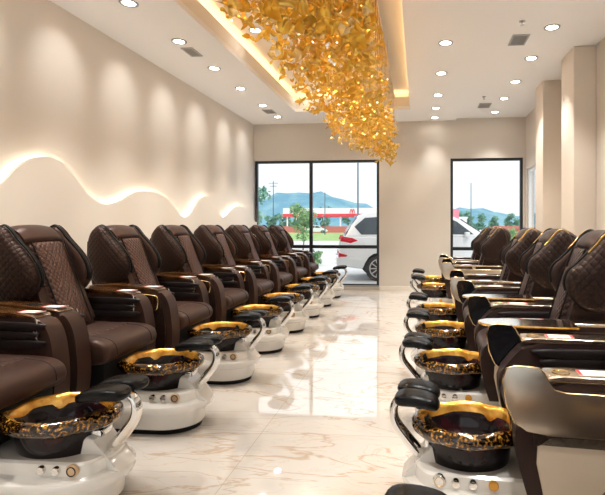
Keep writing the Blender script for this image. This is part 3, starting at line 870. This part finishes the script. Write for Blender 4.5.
for i in range(14):
    x = -52 + i*4.9
    tree('roadside_tree', x, 112 + (i % 2)*5.5, rt.uniform(4.4, 6.0), 4.2, M_treeD, 'dark bluish green tree in the row behind the red and white canopy', .15, 420, .42, 'trees behind the canopy', seed=20+i)
for i in range(9):
    x = 4.2 + i*2.6
    tree('distant_tree', x, 76 + (i % 2)*3.4, rt.uniform(2.6, 3.6), 2.3, M_treeD, 'dark green tree in the row seen through the right window', .15, 350, .3, 'trees beyond the right window', seed=50+i)
tree('window_edge_tree', -11.2, 30, 4.6, 2.6, M_treeD, 'taller dark tree at the left edge of the large window', .2, 700, .2, seed=77)
for i, (x, y, h) in enumerate(((3.6, 37, 1.25), (5.3, 37.6, 1.0), (7.0, 37, 1.1))):
    tree('hedge_shrub', x, y, h, 1.6, M_tree, 'rounded green shrub in the bed beyond the right window', .1, 380, .12, 'shrubs beyond the right window', seed=90+i)
# petrol-station style canopy with red and white fascia and letter mark
cp = empty('roadside_canopy', (-18, 97, GZ), 'long low building with white and red roof fascia across the road', 'building')
bm = bmesh.new(); box(bm, -10.6, 16, 0, 8, 3.75, 5.0, .03); build('white_fascia', bm, M_whitec, cp, smooth=False)
bm = bmesh.new(); box(bm, -10.65, 16.05, -.06, 8, 3.2, 3.82, .03); build('red_band', bm, M_redc, cp, smooth=False)
bm = bmesh.new()
for x in (-9.8, -4.4, 1.6, 8, 14.6):
    bm = bmesh.new(); box(bm, x-.13, x+.13, .4, .66, 0, 3.2); build('post', bm, M_whitec, cp, smooth=False)
bm = bmesh.new()
for s in (0, 1):
    tube(bm, spline([(3.7+s*.5, -.12, 3.86), (3.78+s*.5, -.12, 4.4), (3.95+s*.5, -.12, 4.75), (4.12+s*.5, -.12, 4.4), (4.2+s*.5, -.12, 3.86)], 4, closed=False), .07, 6)
build('arch_mark', bm, M_redc, cp)
# low red-brick wall
bm = bmesh.new(); box(bm, -27, -12, 88, 88.5, GZ, 1.15)
tag(build('brick_wall', bm, M_brick, smooth=False), 'long low red brick wall beyond the grass strip', 'wall')
# right-hand buildings and sign
bm = bmesh.new(); box(bm, 2.35, 3.35, 40, 40.3, 1.3, 2.75); box(bm, 2.75, 2.95, 40.1, 40.25, GZ, 1.3)
tag(build('road_sign', bm, M_pink, smooth=False), 'pink roadside sign at the left edge of the right window', 'sign')
bw = empty('white_kiosk', (4.6, 55, GZ), 'small white building beside the pink sign', 'building')
bm = bmesh.new(); box(bm, -.9, .9, 0, 3, 0, 2.2); build('walls', bm, M_whitec, bw, smooth=False)
bm = bmesh.new(); box(bm, -1, 1, -.1, 3.1, 2.2, 2.4); build('roof', bm, M_whitec, bw, smooth=False)
bw = empty('red_roofed_shop', (13.2, 66, GZ), 'low shop with a red roof seen through the right window', 'building')
bm = bmesh.new(); box(bm, -2.6, 2.6, 0, 4, 0, 1.0); build('walls', bm, M_brick, bw, smooth=False)
bm = bmesh.new(); prism(bm, [(-3, .95), (-2.2, 1.3), (2.2, 1.3), (3, .95)], -.3, 4.3); build('roof', bm, M_brick, bw, smooth=False)
# poles
def pole(name, x, y, h, rad, lb, arms=()):
    e = empty(name, (x, y, GZ), lb, 'pole')
    bm = bmesh.new(); tube(bm, [(0, 0, 0), (0, 0, h)], [rad, rad*.7], 8); build('shaft', bm, M_pole, e)
    for (z, w) in arms:
        bm = bmesh.new(); box(bm, -w/2, w/2, -.06, .06, z-.08, z+.08); build('crossarm', bm, M_pole, e, smooth=False)
pole('light_pole', -5.17, 39.7, 8.6, .085, 'tall dark lamp post standing behind the white car', ((8.6, 1.2),))
pole('flag_pole', -13.94, 69, 6.3, .09, 'slim pale pole above the canopy left of the lamp post')
pole('utility_pole', -38.6, 122, 13.2, .16, 'distant wooden utility pole with crossarms on the hill line', ((12.6, 2.6), (11.8, 1.9)))
pole('street_pole', 6.3, 58, 6.6, .07, 'slim street pole seen through the right window')
# cars
def car(name, loc, rz, lb, L=4.7, W=1.86, Hh=1.72, detail=True):
    e = empty(name, loc, lb, 'car', rz=rz); k = L/4.7; q = Hh/1.72
    def S(p): return [(u*k, z*q) for u, z in p]
    bm = bmesh.new()
    low = [(-2.30, .52), (-2.34, .75), (-2.28, .98), (-2.20, 1.10), (1.0, 1.08), (1.55, 1.04), (2.05, .93), (2.27, .78), (2.33, .52), (2.25, .30), (1.95, .28)]
    def archp(c, r=.40): return [(c+r*cos(t), .33+r*sin(t)) for t in [pi*i/8 for i in range(9)]]
    low += archp(1.43) + [(.9, .27), (-.7, .27)] + archp(-1.34) + [(-1.75, .30), (-2.2, .36)]
    prism(bm, S(low), -W/2, W/2, .05, 3); build('body', bm, M_carw, e, angle=35)
    # greenhouse narrows toward the roof
    gh = [(-2.18, 1.08), (-2.02, 1.38), (-1.78, 1.64), (-1.3, 1.70), (-.2, 1.715), (.45, 1.66), (.78, 1.52), (1.50, 1.06)]
    bm = bmesh.new()
    def wd(z): return (W/2-.03) - .20*(z-1.06)/.65
    loft(bm, [[(u*k, -wd(z), z*q) for u, z in gh], [(u*k, wd(z), z*q) for u, z in gh]])
    bmesh.ops.bevel(bm, geom=[ed for ed in bm.edges], offset=.03, segments=2, affect='EDGES', clamp_overlap=True)
    cab = build('cabin', bm, M_carw, e, angle=35)
    for s in (-1, 1):
        for poly in ([(-1.78, 1.14), (-1.95, 1.33), (-1.68, 1.55), (-1.05, 1.59), (-1.05, 1.14)], [(-.98, 1.14), (-.98, 1.59), (-.15, 1.61), (-.15, 1.14)], [(-.07, 1.14), (-.07, 1.61), (.42, 1.57), (.70, 1.46), (1.12, 1.14)]):
            bm = bmesh.new(); loft(bm, [[(u*k, s*(wd(z)+.012), z*q) for u, z in poly], [(u*k, s*(wd(z)-.02), z*q) for u, z in poly]]); build('side_window', bm, M_carglass, cab, smooth=False)
    for nm, pts in (('rear_window', [(-2.165, 1.14), (-1.86, 1.60)]), ('windshield', [(1.40, 1.13), (.82, 1.51)])):
        bm = bmesh.new(); d = -.012 if nm[0] == 'r' else .03
        loft(bm, [[(u*k+d, v*(wd(z)-.08), z*q+.012) for u, z, v in ((pts[0][0], pts[0][1], -1), (pts[0][0], pts[0][1], 1), (pts[1][0], pts[1][1], 1), (pts[1][0], pts[1][1], -1))],
                  [(u*k+d*.2, v*(wd(z)-.08), z*q) for u, z, v in ((pts[0][0], pts[0][1], -1), (pts[0][0], pts[0][1], 1), (pts[1][0], pts[1][1], 1), (pts[1][0], pts[1][1], -1))]]); build(nm, bm, M_carglass, cab, smooth=False)
    for u in (1.43, -1.34):
        for s in (-1, 1):
            bm = bmesh.new(); y0 = s*(W/2-.12); kk = 24
            loft(bm, [[(u*k+rr*cos(2*pi*i/kk), y0+s*w, .33+rr*sin(2*pi*i/kk)) for i in range(kk)] for rr, w in ((.30, -.1), (.345, -.07), (.35, .05), (.33, .09), (.24, .10))])
            wh = build('wheel', bm, M_tyre, e)
            bm = bmesh.new()
            for i in range(10):
                a = 2*pi*i/10; c_, s_ = cos(a), sin(a)
                tube(bm, [(u*k+.04*c_, y0+s*.108, .33+.04*s_), (u*k+.235*c_, y0+s*.106, .33+.235*s_)], .017, 5)
            tube(bm, [(u*k+.235*cos(2*pi*i/24), y0+s*.104, .33+.235*sin(2*pi*i/24)) for i in range(24)], .016, 6, closed=True)
            build('alloy_rim', bm, M_rimw, wh)
    for s in (-1, 1):
        bm = bmesh.new(); a, b = sorted((s*(W/2+.008), s*(W/2-.30)))
        prism(bm, S([(-2.31, .98), (-2.275, 1.10), (-2.0, 1.06), (-1.86, .99), (-2.05, .93)]), a, b, .015); build('tail_light', bm, M_tail, e)
        bm = bmesh.new(); a, b = sorted((s*(W/2+.006), s*(W/2-.25)))
        prism(bm, S([(-2.355, .60), (-2.345, .70), (-2.12, .64), (-2.16, .60)]), a, b, .01); build('reflector', bm, M_tail, e)
        bm = bmesh.new(); a, b = sorted((s*(W/2+.14), s*(W/2-.02))); box(bm, .85*k, .98*k, a, b, 1.07*q, 1.2*q, .03); build('side_mirror', bm, M_carw, e)
        bm = bmesh.new(); a, b = sorted((s*(W/2+.005), s*(W/2-.2))); prism(bm, S([(2.3, .76), (2.26, .90), (1.9, .97), (2.0, .85)]), a, b, .01); build('headlight', bm, M_carglass, e)
    bm = bmesh.new(); prism(bm, S([(-2.40, .40), (-2.40, .58), (-2.2, .60), (-2.15, .36)]), -W/2+.02, W/2-.02, .03); build('rear_bumper', bm, M_carw, e)
    return e
car('white_suv', (.14, 13.35, GZ), R(11), 'white suv parked just outside behind the large window', 4.85, 1.9, 1.83)
car('parked_sedan', (-18.6, 84, GZ), R(4), 'small white car far across the road beside the brick wall', 4.3, 1.75, 1.42)

# ------------------------------------------------------------------ world, sun, camera
w = bpy.data.worlds.new('World'); scene.world = w; w.use_nodes = True
n = w.node_tree.nodes; l = w.node_tree.links; n.clear()
bg = n.new('ShaderNodeBackground'); out = n.new('ShaderNodeOutputWorld'); tc = n.new('ShaderNodeTexCoord')
sp = n.new('ShaderNodeSeparateXYZ'); cr = n.new('ShaderNodeValToRGB')
cr.color_ramp.elements[0].position = 0; cr.color_ramp.elements[0].color = (.80, .92, 1, 1)
cr.color_ramp.elements[1].position = .35; cr.color_ramp.elements[1].color = (.97, .985, 1, 1)
l.new(tc.outputs['Generated'], sp.inputs[0]); l.new(sp.outputs['Z'], cr.inputs['Fac']); l.new(cr.outputs['Color'], bg.inputs['Color'])
bg.inputs['Strength'].default_value = .92; l.new(bg.outputs[0], out.inputs[0])
d = bpy.data.lights.new('sun', 'SUN'); d.energy = 1.2; d.angle = R(20); d.color = (1, .97, .92)
o = bpy.data.objects.new('sun', d); o.rotation_euler = (R(-38), R(20), 0); link(o)
o.rotation_euler = (R(40), 0, R(25))

cam = bpy.data.cameras.new('camera'); co = bpy.data.objects.new('camera', cam); link(co)
co.location = (0, 0, 1.4); co.rotation_euler = (R(90), 0, R(5.5))
cam.sensor_fit = 'HORIZONTAL'; cam.sensor_width = 36; cam.lens = 470/605*36
cam.shift_x = -71.2/605; cam.shift_y = -22.5/605
cam.clip_end = 1500; cam.clip_start = .05
scene.camera = co

vs = scene.view_settings
vs.view_transform = 'Standard'; vs.look = 'None'; vs.gamma = 1; vs.exposure = .46; vs.use_curve_mapping = False
cy = scene.cycles
cy.use_denoising = True
cy.max_bounces = 7; cy.diffuse_bounces = 4; cy.glossy_bounces = 4; cy.transparent_max_bounces = 12
cy.sample_clamp_indirect = 6
